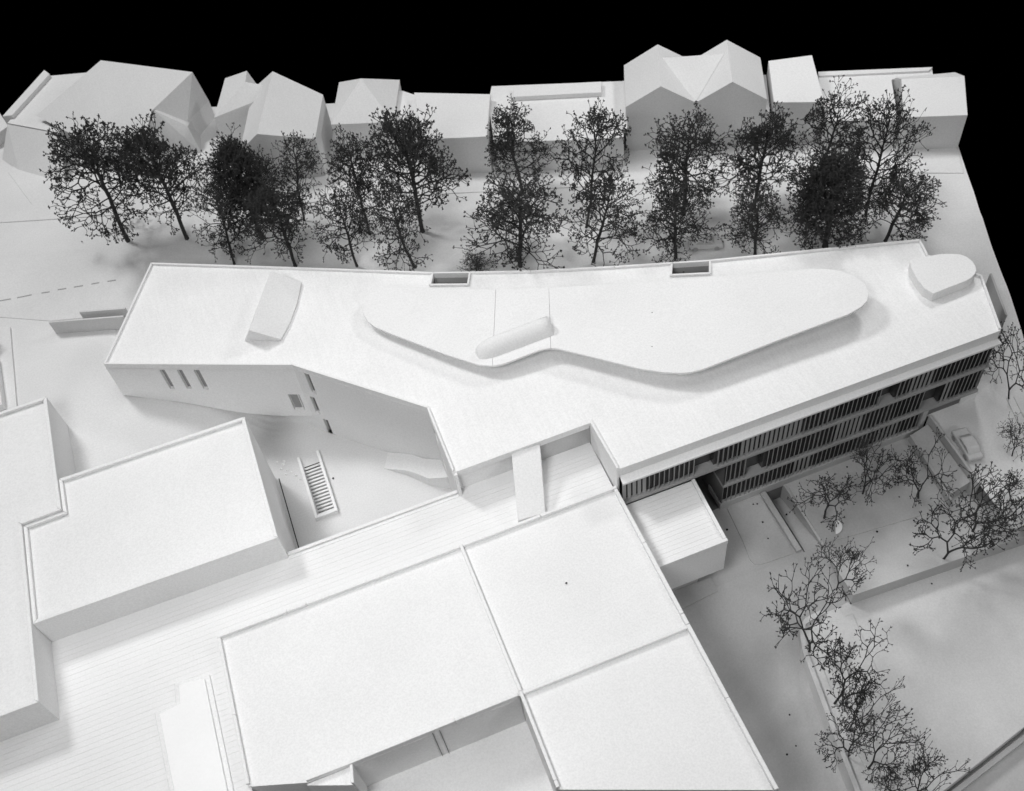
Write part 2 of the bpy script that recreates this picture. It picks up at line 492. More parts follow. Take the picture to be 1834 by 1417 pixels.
def wing_wall():
    a, b = Vector(PA), Vector(PB)
    d = (b - a) / L1
    n = Vector((d.y, -d.x))
    holes = [(1.215, 1.345, 1.51, 2.22), (1.618, 1.748, 1.51, 2.22), (2.007, 2.142, 1.51, 2.22), (3.924, 4.185, 0.74, 1.345)]
    ls, lz = zip(*wing_low)
    S = sorted({0.0, L1, 0.4, 0.8, 1.1, 1.7, 2.4, 2.72, 3.0, 3.36, 3.65} | {h[0] for h in holes} | {h[1] for h in holes})
    mb = MB()

    def P(s, z, k=0.0):
        q = a + d * s - n * k
        return (q.x, q.y, z)
    for i in range(len(S) - 1):
        s0, s1 = S[i], S[i + 1]
        f0, f1 = float(np.interp(s0, ls, lz)), float(np.interp(s1, ls, lz))
        cut = [h for h in holes if h[0] <= s0 + 1e-6 and s1 <= h[1] + 1e-6]
        for k in (0.0, 0.06):
            if cut:
                h = cut[0]
                mb.quad(P(s0, f0, k), P(s1, f1, k), P(s1, h[2], k), P(s0, h[2], k))
                mb.quad(P(s0, h[3], k), P(s1, h[3], k), P(s1, ZR - .1, k), P(s0, ZR - .1, k))
            else:
                mb.quad(P(s0, f0, k), P(s1, f1, k), P(s1, ZR - .1, k), P(s0, ZR - .1, k))
        mb.quad(P(s0, f0), P(s0, f0, .06), P(s1, f1, .06), P(s1, f1))
    for h in holes:
        r = MB()
        for (p, q) in (((h[0], h[2]), (h[1], h[2])), ((h[1], h[2]), (h[1], h[3])), ((h[1], h[3]), (h[0], h[3])), ((h[0], h[3]), (h[0], h[2]))):
            r.quad(P(*p, .001), P(*q, .001), P(*q, .09), P(*p, .09))
        fr = r.build('window', CARD, MAIN)
        MB().quad(P(h[0], h[2], .085), P(h[1], h[2], .085), P(h[1], h[3], .085), P(h[0], h[3], .085)).build('pane', PANE, fr)
        if h[0] > 3:
            MB().prism([P(h[1] - .06, 0, .03)[:2], P(h[1] - .035, 0, .03)[:2], P(h[1] - .035, 0, .08)[:2], P(h[1] - .06, 0, .08)[:2]], h[2], h[3]).build('mullion', CARD, fr)
    mb.build('wall', CARD, MAIN)
    # soffit and set-back ground floor
    sf = MB()
    e = Vector(PB) + Vector((-1.75, 1.73))
    for s0, s1 in ((1.7, 2.4), (2.4, 3.0), (3.0, 3.65), (3.65, L1)):
        f0, f1 = float(np.interp(s0, ls, lz)), float(np.interp(s1, ls, lz))
        sf.quad(P(s0, f0 + .01, .05), P(s1, f1 + .01, .05), P(s1, f1 + .01, .9), P(s0, f0 + .01, .9))
    sf.quad((PB[0] + .01, PB[1] + .02, -.1), (e.x, e.y, -.1), (e.x, e.y, 1.1), (PB[0] + .01, PB[1] + .02, .6))
    sf.build('recessed_ground_floor', CARD, MAIN)


wing_wall()
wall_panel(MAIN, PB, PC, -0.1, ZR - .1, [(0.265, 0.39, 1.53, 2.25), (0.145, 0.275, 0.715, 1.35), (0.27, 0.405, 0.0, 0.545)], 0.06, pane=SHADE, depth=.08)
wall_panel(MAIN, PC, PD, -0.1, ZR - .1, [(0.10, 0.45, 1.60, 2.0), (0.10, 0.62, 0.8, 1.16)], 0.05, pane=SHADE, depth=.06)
# west end, north and east walls (turned away from the camera)
nw = MB()
for p, q, zb in ((north[-1], PA, 1.2), (north[-2], north[-1], 1.2), (north[-3], north[-2], 1.2), (north[6], north[7], 1.2), (north[5], north[6], 1.2), (north[4], north[5], 1.2), (north[0], north[1], 1.2), (PJ, north[0], 0.9)):
    a, b = Vector(p), Vector(q)
    d = (b - a).normalized()
    n = Vector((-d.y, d.x)) * .004
    nw.quad((*(a + n), zb), (*(b + n), zb), (*(b + n), ZR - .1), (*(a + n), ZR - .1))
nw.build('rear_wall', CARD, MAIN)
ew = MB()
for p, q in ((PG, PH), (PH, PI_), (PI_, PJ)):
    ew.quad((*p, -.1), (*q, -.1), (*q, ZR - .1), (*p, ZR - .1))
ew.build('end_wall', CARD, MAIN)
# terrace recess: north wall with lintel, glazing, and the bright side wall
MB().box(1.37, 4.28, 11.67, 11.73, 2.20, ZR + .012).build('lintel', CARD, MAIN, bevel=.004)
MB().box(3.2, 4.345, 11.735, 11.78, 1.55, 2.24).build('glazing', YARD, MAIN)
MB().box(1.45, 3.2, 11.76, 11.80, 1.55, 2.24).build('back_wall', CARD, MAIN)
MB().prism([(4.292, 11.67), (4.335, 10.43), (4.385, 10.43), (4.35, 11.72)], 1.25, ZP).build('side_wall', CARD, MAIN, bevel=.004)
MB().box(1.372, 1.44, 11.60, 11.67, 1.55, ZR).build('wall_end', CARD, MAIN, bevel=.004)
# roof eave and canopy ledge over the louvres
MB().prism([(4.39, 10.43), (12.872, 10.342), (12.86, 10.40), (4.39, 10.49)], 2.05, ZR - .004).build('fascia', CARD, MAIN)
MB().prism([(4.37, 10.225), (12.87, 10.195), (12.872, 10.338), (4.395, 10.426)], 2.06, 2.12).build('canopy', CARD, MAIN, bevel=.005)
# floors, glazing and bands behind the louvres
MB().prism([(4.385, 10.245), (12.84, 10.225), (12.84, 10.9), (4.385, 10.9)], 1.285, 1.365).build('floor_slab', FIN, MAIN, bevel=.004)
MB().prism([(6.66, 10.245), (12.81, 10.225), (12.81, 10.9), (6.66, 10.9)], 0.43, 0.51).build('floor_slab', FIN, MAIN, bevel=.004)
MB().prism([(6.64, 10.245), (11.50, 10.235), (11.50, 10.8), (6.64, 10.8)], -0.5, -0.21).build('plinth', YARD, MAIN, bevel=.004)
def gy(x):
    return 10.345 - (x - 4.4) * 0.0035


for z0, z1, spans, bays in ((1.36, 2.07, [(4.40, 6.0), (6.42, 10.17), (10.57, 12.82)], [(6.0, 6.42), (10.17, 10.57)]),
                            (0.51, 1.29, [(6.68, 7.24), (7.6, 11.38), (11.83, 12.80)], [(7.24, 7.6), (11.38, 11.83)]),
                            (-.21, 0.44, [(6.68, 11.49)], [])):
    for x0, x1 in spans:
        MB().quad((x0, gy(x0), z0), (x1, gy(x1), z0), (x1, gy(x1), z1), (x0, gy(x0), z1)).build('glazing', GLASS, MAIN)
    for x0, x1 in bays:      # open loggias: deeper, recess shade put into the dark wall colour
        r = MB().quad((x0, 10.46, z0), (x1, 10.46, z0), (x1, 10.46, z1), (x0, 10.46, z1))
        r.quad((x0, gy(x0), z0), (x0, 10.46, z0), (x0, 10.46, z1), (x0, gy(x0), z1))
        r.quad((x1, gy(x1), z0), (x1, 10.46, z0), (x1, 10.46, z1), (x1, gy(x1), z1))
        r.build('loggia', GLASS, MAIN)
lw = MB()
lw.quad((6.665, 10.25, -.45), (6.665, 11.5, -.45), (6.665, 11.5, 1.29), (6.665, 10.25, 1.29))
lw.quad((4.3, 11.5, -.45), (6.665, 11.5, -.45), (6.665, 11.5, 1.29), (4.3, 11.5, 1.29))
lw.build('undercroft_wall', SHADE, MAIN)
MB().box(4.36, 6.66, 10.28, 11.5, ZY - .02, ZY + .012).build('undercroft_floor', SHADE, MAIN)  # deep shadow under the overhang painted into floor and walls
MB().box(5.9, 5.92, 9.6, 11.4, ZY, ZY + .03).build('undercroft_kerb', FIN, MAIN)
MB().box(11.62, 12.45, 10.285, 10.34, -.1, .43).build('undercroft_wall', SHADE, MAIN)  # dark panel stands for the shaded recess below the storey
MB().box(12.45, 12.84, 10.26, 10.6, -.05, .43).build('wall', CARD, MAIN)
MB().box(11.50, 11.62, 10.25, 10.7, -.45, .43).build('wall', YARD, MAIN)

# louvres: flat fins turned to different angles, one object each; alike fins share their mesh
fin_mesh = {}


def fin(x, y, z0, z1, ang):
    key = (round(z1 - z0, 3))
    if key not in fin_mesh:
        o = MB().box(-0.040, 0.040, -0.0055, 0.0055, 0, z1 - z0).build('louvre', FIN)
        fin_mesh[key] = o.data
        COL.objects.unlink(o)
        bpy.data.objects.remove(o)
    o = bpy.data.objects.new('louvre', fin_mesh[key])
    COL.objects.link(o)
    o.parent = MAIN
    o.location = Vector((x, y, z0)) - MAIN.location
    o.rotation_euler = (0, 0, ang)


def fin_row(x0, x1, z0, z1, gaps, zones):
    n = int(round((x1 - x0) / 0.108))
    for i in range(n + 1):
        x = x0 + (x1 - x0) * i / n
        if any(g0 - .02 < x < g1 + .02 for g0, g1 in gaps):
            continue
        a = 72
        for (q0, q1, deg) in zones:
            if q0 <= x <= q1:
                a = deg
        y = 10.305 - (x - 4.4) * 0.0035
        # fins are turned in groups: nearly shut (< 25), half open, or swung open towards the forecourt
        if a >= 25:
            a = 66 - (x - 4.4) * 2.9 + (0 if a > 70 else 10)
        fin(x, y, z0, z1, math.radians(a + rnd.uniform(-3, 3)))


fin_row(4.43, 12.78, 1.366, 2.059, [(6.05, 6.40), (10.20, 10.54)], [(4.3, 4.9, 12), (4.9, 5.5, 78), (5.5, 6.05, 58), (6.4, 7.0, 62), (7.0, 8.35, 14), (8.35, 9.1, 60), (9.1, 10.2, 76), (10.54, 10.9, 66), (10.9, 11.4, 18), (11.4, 12.9, 76)])
fin_row(6.72, 12.75, 0.511, 1.284, [(7.27, 7.58), (11.42, 11.80)], [(6.6, 7.27, 56), (7.58, 8.7, 80), (8.7, 9.2, 60), (9.2, 9.85, 16), (9.85, 10.6, 62), (10.6, 11.4, 74), (11.8, 12.1, 20), (12.1, 12.8, 74)])
fin_row(6.70, 11.42, -0.209, 0.429, [], [(6.6, 7.0, 82), (7.0, 7.8, 60), (7.8, 8.4, 80), (8.4, 8.75, 20), (8.75, 9.9, 78), (9.9, 10.4, 62), (10.4, 10.95, 22), (10.95, 11.5, 72)])

# --- roof objects (parts of the long building)
slab_px = [(0.85, 16.29), (0.97, 16.6), (1.2, 16.82), (1.52, 16.83), (2.21, 16.45), (3.29, 15.83), (3.73, 15.6), (4.78, 15.12), (6.09, 14.58), (7.78, 13.92), (9.6, 13.25), (9.95, 13.12), (10.25, 12.98), (10.52, 12.78), (10.71, 12.52), (10.79, 12.22), (10.72, 11.97), (10.58, 11.81), (10.40, 11.72), (10.06, 11.66), (8.55, 11.68), (6.79, 11.67), (6.56, 11.70), (6.34, 11.77), (6.04, 11.94), (5.68, 12.2), (5.07, 12.77), (4.50, 13.30), (4.35, 13.44), (4.21, 13.53), (4.06, 13.57), (3.9, 13.58), (3.21, 13.58), (3.07, 13.60), (2.93, 13.64), (2.7, 13.78), (2.17, 14.34), (1.62, 15.0), (1.25, 15.44), (0.99, 15.78), (0.88, 16.02)]


def zslab(x):
    return lerp(x, [0.85, 3.9, 4.5, 10.8], [2.605, 2.72, 2.74, 2.90])


# split into three plates along the two fold lines
def clip(poly, a, b, left):
    a, b = Vector(a), Vector(b)
    n = Vector((-(b - a).y, (b - a).x)).normalized() * (1 if left else -1)
    f = lambda p: (Vector(p) - a).dot(n)
    out = []
    for i in range(len(poly)):
        p, q = poly[i - 1], poly[i]
        fp, fq = f(p), f(q)
        if (fp > 0) != (fq > 0):
            tt = fp / (fp - fq)
            out.append((p[0] + tt * (q[0] - p[0]), p[1] + tt * (q[1] - p[1])))
        if fq > 0:
            out.append(q)
    return out


ROOFTOP = bpy.data.objects.new('roof_canopy', None)
COL.objects.link(ROOFTOP)
ROOFTOP.parent = MAIN
ROOFTOP.location = (2, 0, 2.36)
F1a, F1b, F2a, F2b = (2.93, 13.6), (3.74, 15.6), (4.20, 13.5), (4.80, 15.1)
plates = (clip(slab_px, F1a, F1b, True), clip(clip(slab_px, (2.936, 13.6), (3.746, 15.6), False), F2a, F2b, True), clip(slab_px, (4.206, 13.5), (4.806, 15.1), False))
for pl in plates:
    MB().prism(pl, [zslab(p[0]) - .055 for p in pl], [zslab(p[0]) for p in pl]).build('canopy_plate', CARD, ROOFTOP, bevel=.005)
sup = [(1.9, 15.9), (1.75, 15.5), (2.6, 14.5), (3.2, 14.0), (4.4, 14.0), (5.4, 13.0), (6.3, 12.2), (9.9, 12.1), (10.3, 12.3), (10.0, 12.7), (7.6, 13.5), (4.7, 14.6), (3.2, 15.4)]
MB().prism([p for p in sup], ZR - .01, [zslab(p[0]) - .06 for p in sup]).build('canopy_base', CARD, ROOFTOP)

# vaulted rooflight on the middle plate: an elongated half-barrel
def vault():
    a, b = Vector((2.74, 14.02)), Vector((4.40, 14.02))
    L_, W_, Hh = (b - a).length, 0.20, 0.27
    d = (b - a).normalized()
    n = Vector((-d.y, d.x))
    vs, fs = [], []
    st = [0.0, 0.02, 0.06, 0.12, 0.2, 0.3, 0.4, 0.5] + [0.5 + (L_ - 0.5) * k / 6 for k in range(1, 7)]
    M = 12
    for s in st:
        k = math.sqrt(max(0.0, 1 - (1 - s / 0.5) ** 2)) if s < 0.5 else 1.0
        for j in range(M + 1):
            th = math.pi * j / M
            yy = math.cos(th) * W_ * (0.35 + .65 * k) + .08 * math.sin(th)
            zz = math.sin(th) * Hh * (k ** 0.7 if k > 0 else 0.02)
            q = a + d * s + n * yy
            vs.append((q.x, q.y, zslab(q.x) - .005 + zz))
    w = M + 1
    for i in range(len(st) - 1):
        for j in range(M):
            fs.append((i * w + j, i * w + j + 1, (i + 1) * w + j + 1, (i + 1) * w + j))
    fs.append(tuple(range((len(st) - 1) * w, len(st) * w)))
    o = MB().add(vs, fs).build('rooflight', CARD, ROOFTOP)
    for p in o.data.polygons:
        p.use_smooth = len(p.vertices) == 4
    return o


vault()
# sloping wedge near the west end
wt = [(-0.76, 18.21), (-0.19, 17.99), (-0.29, 17.76), (-0.46, 17.37), (-0.73, 16.9), (-1.03, 16.5), (-1.59, 16.66)]
wz = [2.85, 2.44, 2.43, 2.43, 2.43, 2.44, 2.85]
wb = [(-0.8, 18.67), (-0.2, 18.02), (-0.31, 17.73), (-0.49, 17.34), (-0.76, 16.87), (-1.04, 16.52), (-1.8, 16.87)]
n = len(wt)
MB().add([(*p, 2.355) for p in wb] + [(*p, z) for p, z in zip(wt, wz)], [tuple(range(n))[::-1]] + [tuple(range(n, 2 * n))] + [(i, (i + 1) % n, n + (i + 1) % n, n + i) for i in range(n)]).build('roof_wedge', CARD, MAIN)
# rounded stair head at the east end
ov = [(12.16, 12.6), (12.54, 12.57), (12.85, 12.50), (13.05, 12.41), (13.20, 12.32), (13.28, 12.20), (13.31, 12.04), (13.29, 11.90), (13.23, 11.78), (13.13, 11.70), (13.02, 11.65), (12.87, 11.62), (12.07, 11.60), (11.99, 11.80), (12.00, 12.07), (12.06, 12.38)]
MB().prism(ov, 1.2, 2.61).build('stair_head', CARD, MAIN, bevel=.008)

# stepped ramp along the courtyard wall
t = thing('stepped_ramp', 'wavy stepped ramp climbing along the foot of the courtyard wall', 'steps', (0.8, 13.7, 0))
Wl = [(0.36, 14.37, 0.0), (0.656, 14.07, .2), (0.838, 13.90, .28), (1.064, 13.67, .29), (1.36, 13.385, .45), (1.50, 13.3, .5)]
Ol = [(0.15, 13.99, 0.0), (0.59, 13.60, .2), (0.79, 13.36, .28), (0.985, 13.13, .29), (1.33, 12.90, .45), (1.5, 12.84, .5)]
par = [0, .3, .45, .62, .9, 1]


def ip(Lst, s):
    return tuple(np.interp(s, par, [q[k] for q in Lst]) for k in range(3))


K = 26
for k in range(K):
    s0, s1 = k / K, (k + 1) / K
    a, b, c, d_ = ip(Wl, s0), ip(Wl, s1), ip(Ol, s1), ip(Ol, s0)
    z = max(.012, a[2] + .5 * (b[2] - a[2]) + .006)
    land = .45 <= s0 < .61
    if land:
        z = .287
    MB().prism([a[:2], b[:2], c[:2], d_[:2]], -0.02, z).build('step', CARD, t)

# sunken stair in the courtyard
t = thing('sunken_stair', 'narrow stair sunk in the courtyard floor between white low walls', 'stairs', (-1.4, 14, 0))
MB().box(-1.63, -1.565, 13.28, 15.02, -.55, .13).build('side_wall', CARD, t, bevel=.006)
MB().box(-1.175, -1.11, 13.28, 15.02, -.55, .13).build('side_wall', CARD, t, bevel=.006)
MB().box(-1.563, -1.177, 13.28, 13.36, -.55, .12).build('end_wall', CARD, t, bevel=.006)
MB().prism([(-1.562, 13.36), (-1.178, 13.36), (-1.178, 14.78), (-1.562, 14.78)], -1.2, [-.62, -.62, -.16, -.16]).build('stair_bed', YARD, t)
for k in range(18):
    y1 = 14.77 - k * 0.078
    MB().box(-1.562, -1.178, y1 - .046, y1, -.022 * (k + 1) - .03, -.022 * (k + 1)).build('step', CARD, t)

# ------------------------------------------------------------------ planked terrace between the blocks
TZ = 1.60
t = thing('terrace', 'white terrace deck scored into planks running between the flat roofed blocks', 'terrace', (-4, 10, TZ))
tb = MB()
tb.box(-11, -3.9, 6.6, 11.70, 1.385, TZ - .006)
tb.box(-3.895, 1.37, 10.44, 11.70, 1.40, TZ - .006)
tb.box(1.375, 4.29, 10.44, 11.76, 1.40, TZ - .006)
tb.build('deck_base', PLANK, t)
y = 6.62
pw = 0.106
while y < 11.6:
    y1 = min(y + pw - .0032, 11.655)
    xr = -3.87 if y1 < 10.48 else (1.37 if y > 11.68 else 4.285)
    if y < 10.48 <= y1:
        xr = -3.87
    MB().box(-11, xr, y, y1, TZ - .035, TZ + rnd.uniform(-.0008, .0008)).build('plank', PLANK, t)
    y += pw
MB().box(-2.22, 1.36, 11.665, 11.735, 1.35, TZ + .055).build('parapet', CARD, t, bevel=.006)
MB().box(-2.22, 1.36, 11.585, 11.66, TZ - .03, TZ + .012).build('edge_strip', CARD, t, bevel=.004)

# sloping white strip bridging from the roof to the front block
t = tag(MB().prism([(2.24, 10.50), (2.80, 10.45), (3.20, 11.66), (2.60, 11.68)], [1.55] * 4, [1.76, 1.75, 2.30, 2.30]).build('sloping_roof', CARD, bevel=.005), 'white sloping strip bridging the terrace up to the roof edge', 'roof strip')

# L-shaped raised plate on the terrace
t = thing('terrace_plate', 'low white L-shaped plate lying on the planked terrace at the bottom left', 'plate', (-4.6, 8.8, TZ))
pl = [(-4.17, 9.82), (-4.82, 9.91), (-4.86, 9.52), (-5.26, 9.47), (-5.24, 8.2), (-5.2, 6.9), (-4.17, 6.9)]
MB().prism(pl, TZ - .01, TZ + .05).build('lower_plate', CARD, t, bevel=.01)
ip_ = inset(pl if area(pl) > 0 else pl[::-1], .09)
MB().prism(ip_, TZ + .05, TZ + .10).build('upper_plate', PAPER, t, bevel=.01)


# ------------------------------------------------------------------ flat-roofed blocks
def block(parent, poly, zb, zroof, ztop, w=.075, skip=(), m=CARD):
    if area(poly) < 0:
        poly = poly[::-1]
    MB().prism(inset(poly, .003), zb, zroof).build('body', m, parent)
    parapets(parent, poly, w, zroof + .0005, ztop, skip=skip, bevel=.008)


t = thing('left_block', 'tall white flat roofed block at the left edge with stepped right side', 'building', (-8, 14, 1.38))
block(t, [(-6.153, 17.09), (-8.4, 17.09), (-8.4, 10.06), (-6.955, 10.06), (-6.945, 13.99), (-6.15, 14.0)], 1.2, 2.40, 2.48)
t = thing('middle_block', 'white flat roofed block left of the courtyard with a thin raised rim', 'building', (-4.2, 13.2, 1.38))
block(t, [(-2.229, 14.78), (-6.147, 14.83), (-6.147, 14.0), (-6.94, 13.985), (-6.95, 11.70), (-2.222, 11.635)], -0.1, 2.33, 2.41)

t = thing('front_block', 'large white flat roofed block in front divided into bays by thin parapets', 'building', (0.5, 8, 0))
NW = [(-3.87, 10.47), (-3.92, 7.50), (-2.93, 7.17), (-2.15, 7.165), (1.045, 7.20), (1.045, 10.462)]
NE = [(1.052, 10.462), (1.052, 7.207), (4.352, 7.205), (4.318, 10.466)]
SE = [(1.052, 7.20), (1.048, 5.43), (4.396, 4.06), (4.352, 7.198)]
ring = dict(w=.062)
MB().prism(inset(NW, .002), -1.0, 1.665).build('roof', CARD, t)
MB().prism(inset(NE, .002), -1.0, 1.66).build('roof', CARD, t)
MB().prism(inset(SE, .002), -1.3, 1.645).build('roof', CARD, t)


def strip(a, b, w, z0, z1, side=1):
    a, b = Vector(a), Vector(b)
    d = (b - a).normalized()
    n = Vector((-d.y, d.x)) * w * side
    MB().prism([tuple(a), tuple(b), tuple(b + n), tuple(a + n)], z0, z1).build('parapet', CARD, t, bevel=.008)


def strips(a, b, w, z0, z1, side, cuts):
    a, b = Vector(a), Vector(b)
    q = [0] + list(cuts) + [1]
    for i in range(len(q) - 1):
        e = .0012
        strip(a.lerp(b, q[i] + (e if i else 0)), b.lerp(a, 1 - q[i + 1] + (e if q[i + 1] < 1 else 0)), w, z0, z1 + (.003 if i % 2 else 0), side)


Z0, Z1 = 1.60, 1.752
strips((-3.87, 10.475), (0.99, 10.462), .062, Z0, Z1, -1, (.28, .36))
strips((1.055, 10.462), (4.318, 10.468), .062, Z0, Z1, -1, (.5,))
strips((-3.865, 10.41), (-3.918, 7.52), .055, Z0, Z1, 1, (.55,))
strips((0.99, 10.46), (1.02, 7.25), .062, Z0, Z1, 1, ())
strips((4.318, 10.40), (4.352, 7.25), .075, Z0, Z1, -1, (.42, .93))
strips((1.085, 7.175), (4.35, 7.175), .07, Z0, Z1 - .012, 1, ())
strips((4.352, 7.24), (4.396, 4.06), .075, Z0, Z1, -1, (.47,))
strips((1.02, 7.245), (1.01, 5.445), .062, 0.2, Z1, 1, (.93,))
strips((-2.15, 7.165), (0.985, 7.178), .06, Z0 - .1, Z1, 1, (.62, .67))
strips((-2.93, 7.18), (-2.15, 7.168), .05, Z0 - .1, Z1 - .01, 1, ())
# lower corner cell and the sunken yard
MB().prism([(-2.93, 7.16), (-2.95, 7.14), (-2.20, 6.84), (-2.15, 7.16)], -.5, 1.63).build('lower_roof', ROOF, t)
MB().prism([(-2.215, 6.86), (-2.16, 6.83), (-2.10, 7.158), (-2.155, 7.158)], .3, 1.735).build('parapet', CARD, t, bevel=.008)
MB().prism([(-2.15, 7.16), (-2.14, 6.4), (1.04, 5.3), (1.045, 7.19)], -.5, 0.45).build('yard_floor', CARD, t)
sw = wall_panel(t, (-2.14, 7.163), (1.0, 7.176), 0.44, 1.60, [], .004, name='yard_wall', skip_back=True)
for x in (-0.645, -0.515):
    MB().box(x, x + .008, 7.150, 7.164, 0.45, 1.66).build('door_edge', SHADE, t)

# deck block beside the louvres
t = thing('deck_block', 'white projecting box with a scored roof deck beside the louvred front', 'building', (5.2, 9.5, .2))
MB().prism([(4.40, 8.69), (5.895, 8.69), (5.935, 10.215), (4.40, 10.23)], .14, 1.275).build('body', CARD, t)
y = 8.745
while y < 10.19:
    MB().box(4.41, 5.82, y, min(y + .0925, 10.21), 1.25, 1.283 + rnd.uniform(-.001, .001)).build('plank', PLANK, t)
    y += .096
MB().prism([(5.825, 8.745), (5.897, 8.745), (5.935, 10.21), (5.865, 10.21)], 1.25, 1.345).build('parapet', CARD, t, bevel=.006)
MB().prism([(4.40, 8.675), (5.90, 8.675), (5.90, 8.74), (4.40, 8.74)], 1.20, 1.345).build('parapet', CARD, t, bevel=.006)
MB().box(4.5, 5.42, 8.86, 9.9, ZY, .14).build('foot', YARD, t)
structure(MB().prism([(4.5, 8.42), (5.72, 8.52), (5.72, 8.86), (4.5, 8.86)], ZY - .02, [ZY + .02, ZY + .005, ZY + .03, ZY + .05]).build('doorstep', YARD, bevel=.003))

# freestanding low walls on the plaza by the west end
t = thing('plaza_wall', 'low shade-toned screen wall standing on the plaza beyond the west end of the long building', 'wall', (-5.3, 20.1, 1.38))
MB().prism([(-6.12, 20.02), (-4.4, 19.42), (-4.39, 19.46), (-6.11, 20.06)], 1.37, 1.80).build('front_panel', PLAT, t, bevel=.004)  # both panels toned down: shade on their front put into the colour
MB().prism([(-5.35, 19.90), (-4.3, 19.53), (-4.28, 19.58), (-5.33, 19.95)], 1.37, 1.92).build('rear_panel', PLAT, t, bevel=.004)

t = thing('edge_wall', 'narrow wall in a dark shade tone on the slope outside the right end of the long building', 'wall', (14.2, 11.9, 0.7))
MB().prism([(14.00, 11.28), (14.04, 11.27), (14.44, 12.42), (14.40, 12.44)], .3, [1.30, 1.30, 1.34, 1.34]).build('panel', FIN, t, bevel=.004)  # panel colour carries the shade beside the long building

t = thing('small_block', 'small low white block cut off by the left edge beside the plaza', 'building', (-7.8, 19.2, 1.38))
MB().prism([(-7.2, 18.05), (-7.16, 20.7), (-7.6, 20.9), (-9.0, 20.9), (-9.0, 17.9)], 1.3, 1.44).build('body', GROUND, t)
MB().prism([(-7.43, 18.1), (-7.47, 19.7), (-9.0, 19.9), (-9.0, 17.95)], 1.44, 1.66).build('roof', CARD, t, bevel=.01)


# ------------------------------------------------------------------ houses beyond the street
def poly(parent, name, vs, fs, m=HOUSE):
    return MB().add(vs, fs).build(name, m, parent)


GZ = 1.30
# twin-gabled house
t = thing('twin_gabled_house', 'tall white house with two pointed gables facing the trees', 'house', (10.8, 20, GZ))
A0, P1, V0, P2, B0 = (8.765, 19.87, 2.79), (9.557, 19.541, 3.361), (10.361, 19.207, 2.812), (11.15, 18.879, 3.377), (11.962, 18.541, 2.79)
off = Vector((0.65, 1.55, 0))
bk = [tuple(Vector(p) + off) for p in (A0, P1, V0, P2, B0)]
fr = [A0, P1, V0, P2, B0]
poly(t, 'front_wall', fr + [(B0[0], B0[1], GZ), (A0[0], A0[1], GZ)], [(0, 1, 2, 3, 4, 5, 6)])
poly(t, 'rear_wall', bk + [(bk[4][0], bk[4][1], GZ), (bk[0][0], bk[0][1], GZ)], [(6, 5, 4, 3, 2, 1, 0)])
poly(t, 'side_wall', [A0, bk[0], (bk[0][0], bk[0][1], GZ), (A0[0], A0[1], GZ)], [(0, 1, 2, 3)])
poly(t, 'side_wall', [B0, bk[4], (bk[4][0], bk[4][1], GZ), (B0[0], B0[1], GZ)], [(3, 2, 1, 0)])
for i in range(4):
    poly(t, 'roof', [fr[i], fr[i + 1], bk[i + 1], bk[i]], [(0, 1, 2, 3)], HOUSE_ROOF)
poly(t, 'valley_roof', [(10.361, 19.215, 2.82), tuple(Vector((9.66, 19.6, 3.30)) + off * .66), tuple(Vector((11.09, 19.0, 3.32)) + off * .66)], [(0, 2, 1)], HOUSE_ROOF)

# flat block on the far right
t = thing('end_house', 'white block with a chamfered top standing at the right end of the house row', 'house', (15.8, 17, GZ))
q = [(14.78, 16.85), (16.14, 16.25), (16.95, 17.55), (15.55, 18.16)]
MB().prism(q, GZ, [2.42, 2.42, 2.40, 2.40]).build('body', HOUSE, t, bevel=.006)
MB().prism([(15.55, 18.16), (16.95, 17.55), (16.90, 17.85), (15.50, 18.34)], GZ, [2.40, 2.40, 2.33, 2.33]).build('rear_roof', HOUSE_ROOF, t)
t = thing('rear_block', 'low flat block behind the trees between the end house and the leaning roof', 'house', (14.8, 18.4, GZ))
MB().prism([(13.2, 17.75), (14.74, 16.99), (15.45, 18.4), (16.45, 18.1), (16.56, 18.30), (13.97, 19.45)], GZ, 2.25).build('body', HOUSE, t)
MB().prism([(13.9, 19.3), (16.4, 18.22), (16.56, 18.30), (13.97, 19.45)], 2.25, 2.31).build('parapet', HOUSE, t)
t = thing('shed_roof_house', 'white house with a single tilted roof right of the twin gables', 'house', (13, 19, GZ))
MB().prism([(12.15, 18.51), (13.23, 17.97), (13.85, 19.66), (12.78, 19.96)], GZ, [2.66, 2.66, 2.72, 2.72]).build('body', HOUSE, t, bevel=.005)
MB().prism([(12.0, 18.60), (12.10, 18.55), (12.72, 19.9), (12.62, 19.95)], GZ, 2.35).build('side_wall', HOUSE, t)

# long low blocks in the centre
t = thing('flat_house', 'plain white flat roofed house left of the long low one behind the trees', 'house', (4.8, 22, GZ))
MB().prism([(3.84, 21.30), (5.33, 20.66), (5.98, 22.2), (4.2, 23.2)], GZ, 2.58).build('body', HOUSE, t, bevel=.006)
t = thing('low_house', 'long low white house with a raised roof strip behind the tree row', 'house', (7.4, 21, GZ))
MB().prism([(5.50, 20.70), (6.42, 20.19), (8.46, 19.32), (9.38, 21.36), (6.2, 22.78), (5.9, 22.2)], GZ, 2.36).build('body', HOUSE, t, bevel=.006)
MB().prism([(6.50, 21.92), (8.60, 21.04), (8.78, 21.44), (6.68, 22.32)], 2.36, 2.50).build('roof_strip', HOUSE, t, bevel=.006)
MB().prism([(8.5, 19.45), (8.6, 19.41), (9.42, 21.2), (9.3, 21.25)], 2.36, 2.46).build('parapet', HOUSE, t)
t = thing('linking_block', 'low white flat block behind between the pyramid roof and the flat house', 'house', (3.9, 23.3, GZ))
